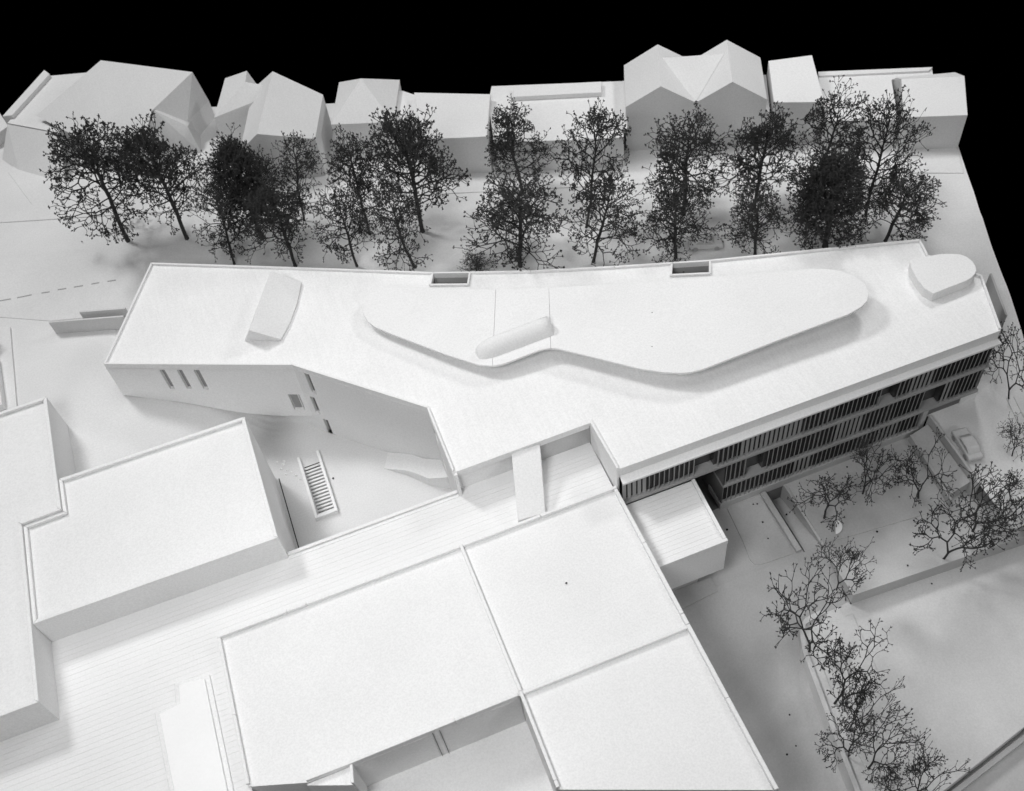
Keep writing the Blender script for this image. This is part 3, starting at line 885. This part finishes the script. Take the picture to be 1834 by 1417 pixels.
MB().prism([(3.55, 22.4), (3.82, 21.9), (4.35, 23.25), (4.0, 23.7), (3.0, 24.3)], GZ, 2.36).build('body', HOUSE, t)

# pyramid-roofed house
t = thing('pyramid_house', 'white house with a four sided pyramid roof behind the trees', 'house', (3, 23.5, GZ))
q = [(1.88, 23.07), (3.36, 22.42), (4.02, 24.0), (2.52, 24.67)]
MB().prism(q, GZ, 2.5).build('body', HOUSE, t)
ap = (3.01, 23.86, 3.0)
e = inset(q, -.012)
for i in range(4):
    poly(t, 'roof', [(*e[i], 2.497), (*e[(i + 1) % 4], 2.497), ap], [(0, 1, 2)], HOUSE_ROOF)

# gabled house with wing
t = thing('gabled_house', 'white house with a steep gable and a notched side wing on the left', 'house', (0.7, 23.9, GZ))
R0, R1 = (-0.01, 22.79, 3.1), (0.93, 25.14, 3.1)
E0, E1 = (0.62, 22.72, 2.62), (1.33, 22.50, 2.6)
wl, wr = (-0.57, 23.3, 2.5), (1.33, 22.56, 2.6)
rl, rr = (0.35, 25.6, 2.5), (1.97, 24.23, 2.6)
g0 = (-0.57, 23.05, 2.55)
poly(t, 'front_wall', [g0, R0, wr, (wr[0], wr[1], GZ), (g0[0], g0[1], GZ)], [(0, 1, 2, 3, 4)])
poly(t, 'roof', [R0, wr, rr, R1], [(0, 1, 2, 3)], HOUSE_ROOF)
poly(t, 'roof', [g0, R0, R1, (0.30, 25.45, 2.55)], [(0, 1, 2, 3)], HOUSE_ROOF)
poly(t, 'side_wall', [wr, rr, (rr[0], rr[1], GZ), (wr[0], wr[1], GZ)], [(0, 1, 2, 3)])
poly(t, 'side_wall', [g0, (0.30, 25.45, 2.55), (0.30, 25.45, GZ), (g0[0], g0[1], GZ)], [(0, 1, 2, 3)])
poly(t, 'rear_wall', [(0.30, 25.45, 2.55), R1, rr, (rr[0], rr[1], GZ), (0.30, 25.45, GZ)], [(4, 3, 2, 1, 0)])
# wing: tilted plane with a notch at its top
wv = [(-0.93, 24.8, 2.5), (0.5, 24.69, 2.72), (0.62, 25.0, 2.86), (0.16, 25.22, 2.98), (0.30, 25.5, 3.10), (-0.31, 25.76, 2.9)]
poly(t, 'wing_roof', wv, [(0, 1, 2, 3, 4, 5)], HOUSE_ROOF)
poly(t, 'wing_wall', [wv[0], wv[1], (wv[1][0], wv[1][1], GZ), (wv[0][0], wv[0][1], GZ)], [(0, 1, 2, 3)])
poly(t, 'wing_wall', [wv[0], wv[5], (wv[5][0], wv[5][1], GZ), (wv[0][0], wv[0][1], GZ)], [(0, 1, 2, 3)])
poly(t, 'wing_wall', [wv[3], wv[4], (0.45, 25.40, 2.6), (0.3, 25.12, 2.6)], [(0, 1, 2, 3)])

# large house at the left
t = thing('large_house', 'big white house with one broad sloping roof at the upper left', 'house', (-3, 26.5, GZ))
r0, r1 = (-3.34, 27.94, 3.1), (-1.07, 26.16, 3.1)
e0, e1, e2 = (-5.49, 27.39, 2.4), (-4.2, 25.75, 2.36), (-2.2, 24.95, 2.36)
hp, hq, hr = (-2.42, 25.72, 2.63), (-1.67, 25.62, 2.05), (-0.95, 26.40, 1.95)
ev = [(-2.745, 25.2, 2.387), (-3.02, 24.94, 2.237), (-4.04, 25.48, 2.158), (-5.08, 26.82, 2.32)]
MB().add([r0, r1, hp] + ev + [e0], [tuple(range(8))]).build('roof', HOUSE_ROOF, t)
poly(t, 'hip_roof', [r1, hp, hq, hr], [(0, 1, 2, 3)], HOUSE_ROOF)
poly(t, 'front_wall', ev + [(p[0] + .02, p[1] + .05, GZ) for p in ev[::-1]], [(0, 1, 6, 7), (1, 2, 5, 6), (2, 3, 4, 5)])
poly(t, 'side_wall', [hp, hq, hr, (hr[0], hr[1], GZ), (hq[0], hq[1], GZ), (hp[0], hp[1], GZ)], [(0, 1, 4, 5), (1, 2, 3, 4)])
poly(t, 'rear_roof', [r0, r1, hr, (-1.4, 27.2, 1.6), (-3.4, 28.6, 2.0)], [(4, 3, 2, 1, 0)], HOUSE_ROOF)
t = thing('small_gabled_house', 'small white gabled house in front of the big sloping roof', 'house', (-2.3, 25.3, GZ))
sa, sb, sc, sd_, sl, sm = (-2.355, 25.66, 2.64), (-1.70, 25.43, 2.05), (-1.60, 25.04, 1.38), (-2.53, 25.19, 1.38), (-2.75, 25.41, 2.28), (-2.80, 25.0, 1.9)
sk, sn = (sb[0] + .25, sb[1] + .55, 1.9), (sa[0] + .15, sa[1] + .35, 2.5)
poly(t, 'front_wall', [sa, sb, sc, sd_], [(0, 1, 2, 3)])
poly(t, 'roof', [sa, sl, sm, sd_], [(0, 1, 2, 3)], HOUSE_ROOF)
poly(t, 'rear_roof', [sa, sb, sk, sn], [(0, 1, 2, 3)], HOUSE_ROOF)
poly(t, 'side_wall', [sb, sk, (sk[0], sk[1], GZ), sc], [(0, 1, 2, 3)])
poly(t, 'base', [sl, sm, sd_, (sd_[0], sd_[1], GZ), (sm[0], sm[1], GZ), (sl[0], sl[1], GZ)], [(0, 1, 4, 5), (1, 2, 3, 4)])

t = thing('corner_house', 'low white house with a long end wall at the upper left corner', 'house', (-5.8, 28, GZ))
MB().prism([(-6.35, 27.75), (-5.0, 26.6), (-3.9, 29.0), (-5.0, 29.4)], GZ, 2.2).build('body', HOUSE, t)
MB().prism([(-6.42, 27.95), (-6.16, 27.86), (-4.97, 29.30), (-5.10, 29.58)], GZ, 2.32).build('end_wall', HOUSE, t, bevel=.006)
poly(t, 'front_bank', [(-6.35, 27.70, 2.2), (-5.0, 26.55, 2.2), (-5.3, 25.5, 1.39), (-6.5, 26.7, 1.39), (-6.9, 27.4, 1.39)], [(0, 1, 2, 3, 4)])
pavement('forecourt', [(-6.78, 26.72), (-6.3, 27.3), (-5.0, 26.6), (-5.2, 24.5), (-6.19, 24.80)], 1.38, .018)
t = thing('boundary_block', 'low white slab running off the left edge of the model behind the plaza', 'building', (-7.4, 29, GZ))
MB().prism([(-9.5, 28.4), (-6.95, 28.0), (-6.5, 28.3), (-6.9, 29.9), (-9.5, 30.6)], GZ, 1.75).build('body', HOUSE, t)


# ------------------------------------------------------------------ cars, half disc, crumbs
def car(loc, ang, label, s=1.0):
    o = thing('parked_car', label, 'car', loc, 'white model cars')
    o.rotation_euler = (0, 0, ang)
    o.scale = (s, s, s)

    def part(name, mb, m, bevel=0.0, par=None):
        ob = mb.build(name, m, None, bevel=bevel)
        ob.parent = par or o
        return ob
    prof = [(-.40, .05), (.40, .05), (.41, .12), (.38, .17), (.18, .19), (-.33, .19), (-.40, .16)]

    def side(pr, w):
        n_ = len(pr)
        vs = [(x, -w, z) for x, z in pr] + [(x, w, z) for x, z in pr]
        return MB().add(vs, [tuple(range(n_)), tuple(range(2 * n_ - 1, n_ - 1, -1))] + [(i, (i + 1) % n_, n_ + (i + 1) % n_, n_ + i) for i in range(n_)])
    body = part('body', side(prof, .165), PLAT, .02)
    cab = [(-.30, .19), (.20, .19), (.08, .30), (-.20, .30)]
    part('cabin', side(cab, .14), PLAT, .02)
    for sy in (-1, 1):
        w = MB()
        y_ = sy * .1415
        w.quad((-.24, y_, .205), (-.07, y_, .205), (-.07, y_, .28), (-.19, y_, .28))
        w.quad((-.04, y_, .205), (.15, y_, .205), (.06, y_, .28), (-.04, y_, .28))
        part('side_window', w, YARD)
    part('windscreen', MB().quad((.193, -.11, .205), (.193, .11, .205), (.105, .1, .285), (.105, -.1, .285)), YARD)
    for wx in (-.25, .25):
        for sy in (-1, 1):
            vs = [(wx + .065 * math.cos(k * math.pi / 5), sy * .15 + dy, .065 + .065 * math.sin(k * math.pi / 5)) for dy in (-.02, .02) for k in range(10)]
            part('wheel', MB().add(vs, [tuple(range(10)), tuple(range(19, 9, -1))] + [(k, (k + 1) % 10, 10 + (k + 1) % 10, 10 + k) for k in range(10)]), FIN)
    return o


car((9.05, 15.92, 1.40), math.radians(-22), 'white model car parked on the street behind the roof notch', 1.0)
car((11.93, 9.25, .12), math.radians(83), 'white model car parked close behind the retaining wall at the right', 1.0)

hd = [(8.69, 8.96)]
hv = []
for k in range(13):
    th = -math.pi / 2 + math.pi * k / 12
    hv.append((th))
ctr = Vector((8.60, 8.83, ZY + .15))
rx = Vector((0.93, -0.35, 0)).normalized()
ry = Vector((0.33, .80, .45)).normalized()
pts = [ctr + rx * .145 * math.cos(th) + ry * .155 * math.sin(th) for th in hv]
nn = rx.cross(ry) * .012
tag(MB().add([tuple(p) for p in pts] + [tuple(p - nn) for p in pts], [tuple(range(13)), tuple(range(25, 12, -1))] + [(i, (i + 1) % 13, 13 + (i + 1) % 13, 13 + i) for i in range(13)]).build('half_disc', PAPER), 'small bright white half disc propped among the bare trees in the yard', 'paper disc')
CR = [(-5.14, 22.94, 1.41, 'black crumb on the street left of the first twig tree'), (-1.0, 14.21, 0, 'black crumb on the courtyard floor right of the sunken stair'), (2.61, 8.91, 1.665, 'black crumb in the middle of the front block roof'),
      (7.35, 10.06, -.40, 'left one of two black crumbs side by side on the paved pad'), (7.43, 10.03, -.40, 'right one of two black crumbs side by side on the paved pad'), (7.32, 9.58, -.40, 'black crumb alone in the middle of the paved pad'), (7.23, 9.19, -.40, 'black crumb nearest the rounded corner on the paved pad'),
      (6.55, 9.73, -.42, 'black crumb between the deck block and the paved pad'), (9.65, 10.08, -.40, 'black crumb on the lawn right at the foot of the louvred front'), (7.99, 9.7, -.72, 'black crumb lying down in the ramp pit'), (9.38, 8.44, -.42, 'black crumb just below the front edge of the lawn'),
      (10.22, 8.37, -.42, 'black crumb below the lawn edge toward the large bare tree'), (9.52, 7.52, -.42, 'black crumb close to the yard step edge'), (9.93, 7.12, -.84, 'black crumb on the platform just under the yard step'), (10.25, 8.98, -.40, 'black crumb on the lawn left of the bank'),
      (5.96, 5.86, -1.09, 'uppermost of three black crumbs on the street beside the platform'), (5.79, 5.29, -1.16, 'middle of three black crumbs on the street beside the platform'), (5.55, 5.21, -1.16, 'lowest of three black crumbs on the street beside the platform'),
      (6.5, 13.47, 2.79, 'upper of two specks on the right plate of the roof canopy'), (6.11, 12.64, 2.78, 'lower of two specks on the right plate of the roof canopy')]
for i, (x, y, z, clab) in enumerate(CR):
    r = rnd.uniform(.016, .026) * (0.5 if z > 2 else 1)
    vs, fs = [], []
    for a in range(3):
        for k in range(6):
            rr = r * (0.7, 1.0, 0.55)[a] * rnd.uniform(.8, 1.2)
            vs.append((x + rr * math.cos(k * math.pi / 3), y + rr * math.sin(k * math.pi / 3), z + r * a * .7))
    for a in range(2):
        fs += [(a * 6 + k, a * 6 + (k + 1) % 6, a * 6 + 6 + (k + 1) % 6, a * 6 + 6 + k) for k in range(6)]
    fs += [tuple(range(6))[::-1], tuple(range(12, 18))]
    tag(MB().add(vs, fs).build('crumb', CRUMB), clab, 'crumb', 'black crumbs scattered over the model')


for (x, y) in [(-2.09, 15.18), (-1.98, 15.05), (-1.92, 14.87), (-1.85, 14.77), (-1.77, 14.64), (-1.7, 14.51), (-2.05, 14.96), (-1.98, 14.77), (-1.93, 15.12)]:
    r = rnd.uniform(.02, .05)
    vs = [(x + r * math.cos(k * math.pi / 3 + rnd.uniform(-.3, .3)) * rnd.uniform(.6, 1.2), y + r * math.sin(k * math.pi / 3) * rnd.uniform(.6, 1.2), rnd.uniform(.002, .02)) for k in range(6)] + [(x, y, r * rnd.uniform(.6, 1.1)), (x, y, 0)]
    tag(MB().add(vs, [(k, (k + 1) % 6, 6) for k in range(6)] + [((k + 1) % 6, k, 7) for k in range(6)]).build('paper_scrap', PAPER), 'tiny crumpled white paper scrap on the courtyard floor left of the stair', 'paper scrap', 'paper scraps in the courtyard')


# ------------------------------------------------------------------ trees of dried twigs
def perp(d, g):
    u = np.cross(d, g.normal(size=3))
    return u / (np.linalg.norm(u) + 1e-9)


def fork_tree(seed, kind):
    """unit-height twig: returns points, parents. Repeated two-way forking, like a dried flower head"""
    g = np.random.default_rng(seed)
    P, par = [np.zeros(3)], [-1]

    def run(i, d, L_, bend, n_):
        d = d / np.linalg.norm(d)
        ax = perp(d, g) * bend
        for _ in range(n_):
            d = d + ax / n_
            d /= np.linalg.norm(d)
            par.append(i)
            P.append(P[i] + d * L_ / n_)
            i = len(P) - 1
        return i, d

    def split(i, d, L_, depth, ang, shrink, plane, lift):
        if depth == 0 or P[i][2] < .06:
            return
        q = plane - d * (plane @ d)
        q /= np.linalg.norm(q) + 1e-9
        k = 3 if g.random() < .10 else 2
        for m in range(k):
            s_ = (1, -1, 0)[m]
            a = ang * g.uniform(.65, 1.35)
            nd = d * math.cos(a) + q * s_ * math.sin(a) + g.normal(size=3) * .16
            nd[2] += lift
            nd /= np.linalg.norm(nd)
            if depth < 4 and g.random() < .07:
                continue
            l2 = L_ * shrink * g.uniform(.72, 1.22)
            j, d2 = run(i, nd, l2, g.normal() * .45, 3 if depth > 4 else 2)
            pl = np.cross(d2, q)
            pl = pl * math.cos(.5) + q * math.sin(g.normal() * .9)
            split(j, d2, l2, depth - 1, ang, shrink, pl, lift)
    if kind == 'bare':
        i, d = run(0, np.array([g.normal() * .08, g.normal() * .08, 1.0]), .13, .25, 4)
        split(i, d, .20, 8, .62, .86, perp(d, g), .03)
    else:
        nl = {'airy': 20, 'full': 25, 'black': 80}[kind]
        i, d = 0, np.array([g.normal() * .05, g.normal() * .05, 1.0])
        i, d = run(i, d, .24, .15, 6)
        az = g.uniform(0, 6.28)
        for n_ in range(nl):
            f = n_ / nl
            i, d = run(i, d + np.array([0, 0, .25]) + g.normal(size=3) * .07, .52 / nl, .05, 1)
            az += 2.4 + g.normal() * .6
            up = .25 + 1.0 * f
            env = (.55 + 1.5 * f - 1.75 * f * f) * g.uniform(.45, 1.4)
            nd = np.array([math.cos(az), math.sin(az), up])
            j, d2 = run(i, nd, .13 * env + .02, g.normal() * .3 + .2, 4)
            split(j, d2, .088 * (.55 + .55 * env), 6 if g.random() < .25 else 5, .62, .84, perp(d2, g), .06)
        split(i, d, .09, 5, .55, .84, perp(d, g), .1)
    P = np.array(P)
    P = P / P[:, 2].max()
    up_ = P[P[:, 2] > .45]
    c_ = up_[:, :2].mean(0) / up_[:, 2].mean()
    P[:, :2] -= P[:, 2:3] * c_
    r = np.percentile(np.hypot(P[:, 0], P[:, 1]), 96)
    P[:, :2] *= .37 / r
    return P, np.array(par), g


def tube_mesh(name, P, par, R, sel, m):
    vs, fs = [], []
    for i in sel:
        a, b = P[par[i]], P[i]
        d = b - a
        L_ = np.linalg.norm(d)
        if L_ < 1e-6:
            continue
        d /= L_
        h = np.array([0, 0, 1.0]) if abs(d[2]) < .9 else np.array([1.0, 0, 0])
        u = np.cross(d, h)
        u /= np.linalg.norm(u)
        w = np.cross(d, u)
        k = 5 if R[i] > .012 else 3
        o = len(vs)
        ra, rb = (R[par[i]] if par[i] > 0 else R[i] * 1.25), R[i]
        ra = min(ra, rb * 1.5)
        for c, r in ((a, ra), (b + d * L_ * .08, rb)):
            for q in range(k):
                th = 2 * math.pi * q / k
                vs.append(c + (u * math.cos(th) + w * math.sin(th)) * r)
        for q in range(k):
            fs.append((o + q, o + (q + 1) % k, o + k + (q + 1) % k, o + k + q))
    return vs, fs


def make_archetype(seed, kind):
    P, par, g = fork_tree(seed, kind)
    dense = kind != 'bare'
    n_ = len(P)
    cnt = np.zeros(n_)
    kids = np.zeros(n_, int)
    for i in range(n_ - 1, 0, -1):
        if kids[i] == 0:
            cnt[i] = 1
        cnt[par[i]] += cnt[i]
        kids[par[i]] += 1
    tip = .0020 if dense else .0023
    R = tip * np.maximum(cnt, 1) ** (.315 if dense else .29)
    thick = [i for i in range(1, n_) if cnt[i] > cnt[1] * .12]
    ts = set(thick)
    thin = [i for i in range(1, n_) if i not in ts]
    tv, tf = tube_mesh('trunk', P, par, R, thick, TWIG)
    cv, cf = tube_mesh('crown', P, par, R, thin, TWIG)

    def spike(c, d, ln, wd):
        d = d / (np.linalg.norm(d) + 1e-9)
        u = np.cross(d, g.normal(size=3))
        u /= np.linalg.norm(u) + 1e-9
        w = np.cross(d, u)
        o = len(cv)
        cv.extend([c, c + d * ln * .5 + u * wd, c + d * ln * .5 - u * wd * .5 + w * wd * .87, c + d * ln * .5 - u * wd * .5 - w * wd * .87, c + d * ln])
        cf.extend([(o, o + 1, o + 2), (o, o + 2, o + 3), (o, o + 3, o + 1), (o + 4, o + 2, o + 1), (o + 4, o + 3, o + 2), (o + 4, o + 1, o + 3)])
    for i in thin:
        if kids[i] == 0:
            base = P[i] - P[par[i]]
            base = base / np.linalg.norm(base)
            k = 5 if dense else 4
            for _ in range(k):
                spike(P[i], base + g.normal(size=3) * (.75 if dense else .65), g.uniform(.012, .022) if dense else g.uniform(.012, .022), .0046 if dense else .0030)
        elif dense and cnt[i] < 10 and g.random() < .20:
            for _ in range(2):
                spike(P[i], g.normal(size=3), g.uniform(.012, .02), .0042)
        if not dense and (kids[i] > 1 or kids[i] == 0) :
            b_ = .0075 * g.uniform(.7, 1.15)
            o = len(cv)
            for dx in ((1, 0, 0), (-1, 0, 0), (0, 1, 0), (0, -1, 0), (0, 0, 1), (0, 0, -1)):
                cv.append(P[i] + np.array(dx) * b_)
            cf.extend([(o, o + 2, o + 4), (o + 2, o + 1, o + 4), (o + 1, o + 3, o + 4), (o + 3, o, o + 4), (o + 2, o, o + 5), (o + 1, o + 2, o + 5), (o + 3, o + 1, o + 5), (o, o + 3, o + 5)])
        elif not dense and g.random() < .12:
            spike(P[i], g.normal(size=3), .02, .003)

    def mesh(name, vs, fs, m):
        me = bpy.data.meshes.new(name)
        me.from_pydata([tuple(map(float, v)) for v in vs], [], fs)
        me.materials.append(m)
        return me
    return mesh('trunk', tv, tf, TWIG), mesh('crown', cv, cf, SEED)


dense_arch = [make_archetype(s, k) for s, k in ((1, 'full'), (2, 'full'), (3, 'airy'), (4, 'full'), (5, 'airy'), (6, 'airy'))]
black_arch = [make_archetype(31, 'black')]
fine_arch = [make_archetype(s, 'bare') for s in (11, 12, 13, 14, 15)]

tree_i = 0


def tree(base, vec, width, arch, label, cat, name, group):
    global tree_i
    tree_i += 1
    o = thing(name, label, cat, base, group)
    v = Vector(vec)
    h = v.length
    q = Vector((0, 0, 1)).rotation_difference(v.normalized())
    spin = Matrix.Rotation(rnd.uniform(0, 6.28), 4, 'Z')
    sx = width / .74
    M = q.to_matrix().to_4x4() @ Matrix.Diagonal((sx, sx, h, 1)) @ spin
    for nm, me in zip(('trunk', 'crown'), arch):
        c = bpy.data.objects.new(nm, me)
        COL.objects.link(c)
        c.parent = o
        c.matrix_local = M
    return o


BACK = [
    (-4.01, 22.46, 1.38, 0.23, 0.04, 3.93, 2.21, 0, 'tall airy twig tree on a bare trunk at the left end of the row'),
    (-2.57, 21.85, 1.38, 0.09, 0.01, 3.83, 2.02, 1, 'twig tree second from the left end, before the small gabled house'),
    (-1.61, 20.39, 1.38, 0.24, 0.02, 2.68, 1.47, 2, 'short light twig tree just above the left part of the long roof edge'),
    (-0.77, 20.97, 1.38, 0.09, 0.0, 3.27, 1.58, 9, 'dense black twig tree in front of the gabled house wing'),
    (-0.21, 19.63, 1.38, -0.03, 0, 2.85, 1.7, 1, 'leaning dark twig tree right below the dense black one on the left'),
    (0.38, 21.14, 1.38, 0.44, -0.02, 2.77, 1.28, 4, 'slim twig tree standing in front of the gap right of the gabled house'),
    (1.19, 18.96, 1.38, -0.02, 0, 2.61, 1.48, 2, 'loose twig tree by the roof edge below the pyramid roofed house'),
    (1.78, 19.91, 1.38, 0.1, -0.01, 3.28, 1.3, 3, 'tall twig tree covering the front of the pyramid roofed house'),
    (2.47, 18.29, 1.38, -0.2, 0.02, 2.77, 1.58, 4, 'open branching twig tree by the roof edge left of the first roof notch'),
    (3.03, 19.41, 1.38, 0.1, -0.02, 3.83, 2.15, 1, 'widest tall twig tree, in front of the flat roofed house'),
    (4.81, 17.22, 1.38, 0.15, -0.04, 2.76, 2.2, 3, 'broad dark twig tree right of the first roof notch, close to the roof'),
    (5.77, 19.62, 1.38, -0.15, 0.04, 2.73, 1.61, 0, 'upright twig tree in front of the left half of the long low house'),
    (6.75, 17.75, 1.38, 0.41, -0.17, 3.82, 1.52, 2, 'tall narrow twig tree left of the twin gabled house'),
    (6.44, 16.6, 1.38, 0.48, -0.2, 2.73, 1.81, 4, 'pale sparse twig tree leaning right by the roof edge at the centre'),
    (8.24, 15.86, 1.38, -0.01, 0, 2.35, 1.63, 1, 'thick trunked twig tree directly behind the second roof notch'),
    (9.07, 17.11, 1.38, 0.01, -0.01, 3.05, 1.89, 3, 'round topped twig tree in front of the twin gabled house'),
    (9.96, 15.17, 1.38, -0.12, 0.08, 2.12, 1.48, 0, 'low twig tree by the roof edge right of the second roof notch'),
    (10.66, 16.54, 1.38, 0.07, -0.05, 2.98, 1.7, 1, 'twig tree before the right gable corner of the twin gabled house'),
    (11.54, 14.71, 1.38, -0.15, 0.11, 2.79, 1.86, 9, 'densest black twig tree near the right end of the row'),
    (12.38, 16.57, 1.38, 0.2, -0.15, 2.99, 1.75, 4, 'tall open twig tree in front of the rear flat block'),
    (12.92, 15.21, 1.38, 0.03, -0.03, 3.57, 1.57, 2, 'slender twig tree with a long bare trunk left of the end house'),
    (12.86, 14.27, 1.38, 0.19, -0.18, 2.16, 1.66, 3, 'bushy twig tree at the right end of the row, beside the roof corner'),
]
for (x, y, z, dx, dy, dz, w, a, lab) in BACK:
    tree((x, y, z), (dx, dy, dz), w, black_arch[0] if a == 9 else dense_arch[a], lab, 'tree', 'twig_tree', 'twig trees along the street')
FRONT = [
    (8.55, 9.16, -0.42, 0.08, -0.08, 1.9, 1.21, 0, 'bare fan shaped tree on the lawn beside the ramp pit'),
    (9.6, 9.36, -0.42, -0.01, 0.01, 2.11, 1.11, 1, 'bare tree reaching up in front of the lowest louvres'),
    (10.61, 8.79, -0.42, -0.21, 0.24, 1.8, 1.19, 2, 'bare tree beside the bank at the right of the lawn'),
    (10.27, 7.37, -0.42, 0.16, -0.24, 2.41, 1.44, 3, 'largest bare tree on the yard edge, spreading to the right'),
    (11.17, 7.68, -0.42, -0.02, 0.02, 2.17, 1.36, 1, 'thick bare tree on the yard edge next to the largest one'),
    (11.94, 7.66, -0.42, -0.05, 0.07, 1.67, 1.14, 0, 'bare tree at the right picture edge on the yard'),
    (7.92, 7.6, -0.42, -0.04, 0.04, 2.26, 0.93, 2, 'slim bare tree leaning right below the white half disc'),
    (6.88, 6.77, -0.80, -0.27, 0.26, 3.0, 1.35, 3, 'beaded bare tree over the rounded corner of the platform'),
    (6.79, 5.65, -0.80, 0.2, 0.05, 2.9, 1.15, 0, 'forked bare tree halfway along the platform edge'),
    (6.75, 5.09, -0.80, 0.25, -0.01, 2.2, .83, 2, 'small bare tree below the forked one on the platform edge'),
    (6.72, 4.33, -0.80, 0.25, -0.03, 2.45, 0.98, 1, 'bushy bare tree near the bottom of the platform edge'),
    (6.5, 4.66, -0.80, -0.15, 0.25, 1.8, 0.94, 3, 'bare tree leaning over the street at the bottom right'),
    (7.14, 3.52, -0.84, 0.02, 0.13, 2.26, 0.93, 2, 'bare tree at the bottom edge in front of the platform step'),
    (6.86, 3.64, -0.80, -0.2, 0.33, 1.1, 0.67, 0, 'low bare tree cut by the bottom edge of the picture'),
    (12.68, 8.69, 0.1, -0.1, 0.14, 1.24, 0.77, 1, 'small bare tree at the right edge beside the side street'),
    (13.49, 9.94, 0.12, -0.30, 0.47, 2.5, 1.1, 3, 'bare tree outside the right end of the long building'),
]
for (x, y, z, dx, dy, dz, w, a, lab) in FRONT:
    tree((x, y, z), (dx, dy, dz), w * (1.12 if y > 8 else 1.15 if y > 7.2 else 1.22), fine_arch[a], lab, 'tree', 'bare_tree', 'bare twig trees in the yard and along the platform')
tree((3.74, 17.29, 1.38), (0, 0, .72), .85, dense_arch[2], 'low dark bush peeping over the roof edge behind the first notch', 'bush', 'bush', None)
tree((-7.6, 20.2, 1.44), (.05, 0, .62), .35, dense_arch[4], 'scrap of dark twig at the left edge above the small block', 'bush', 'bush', None)
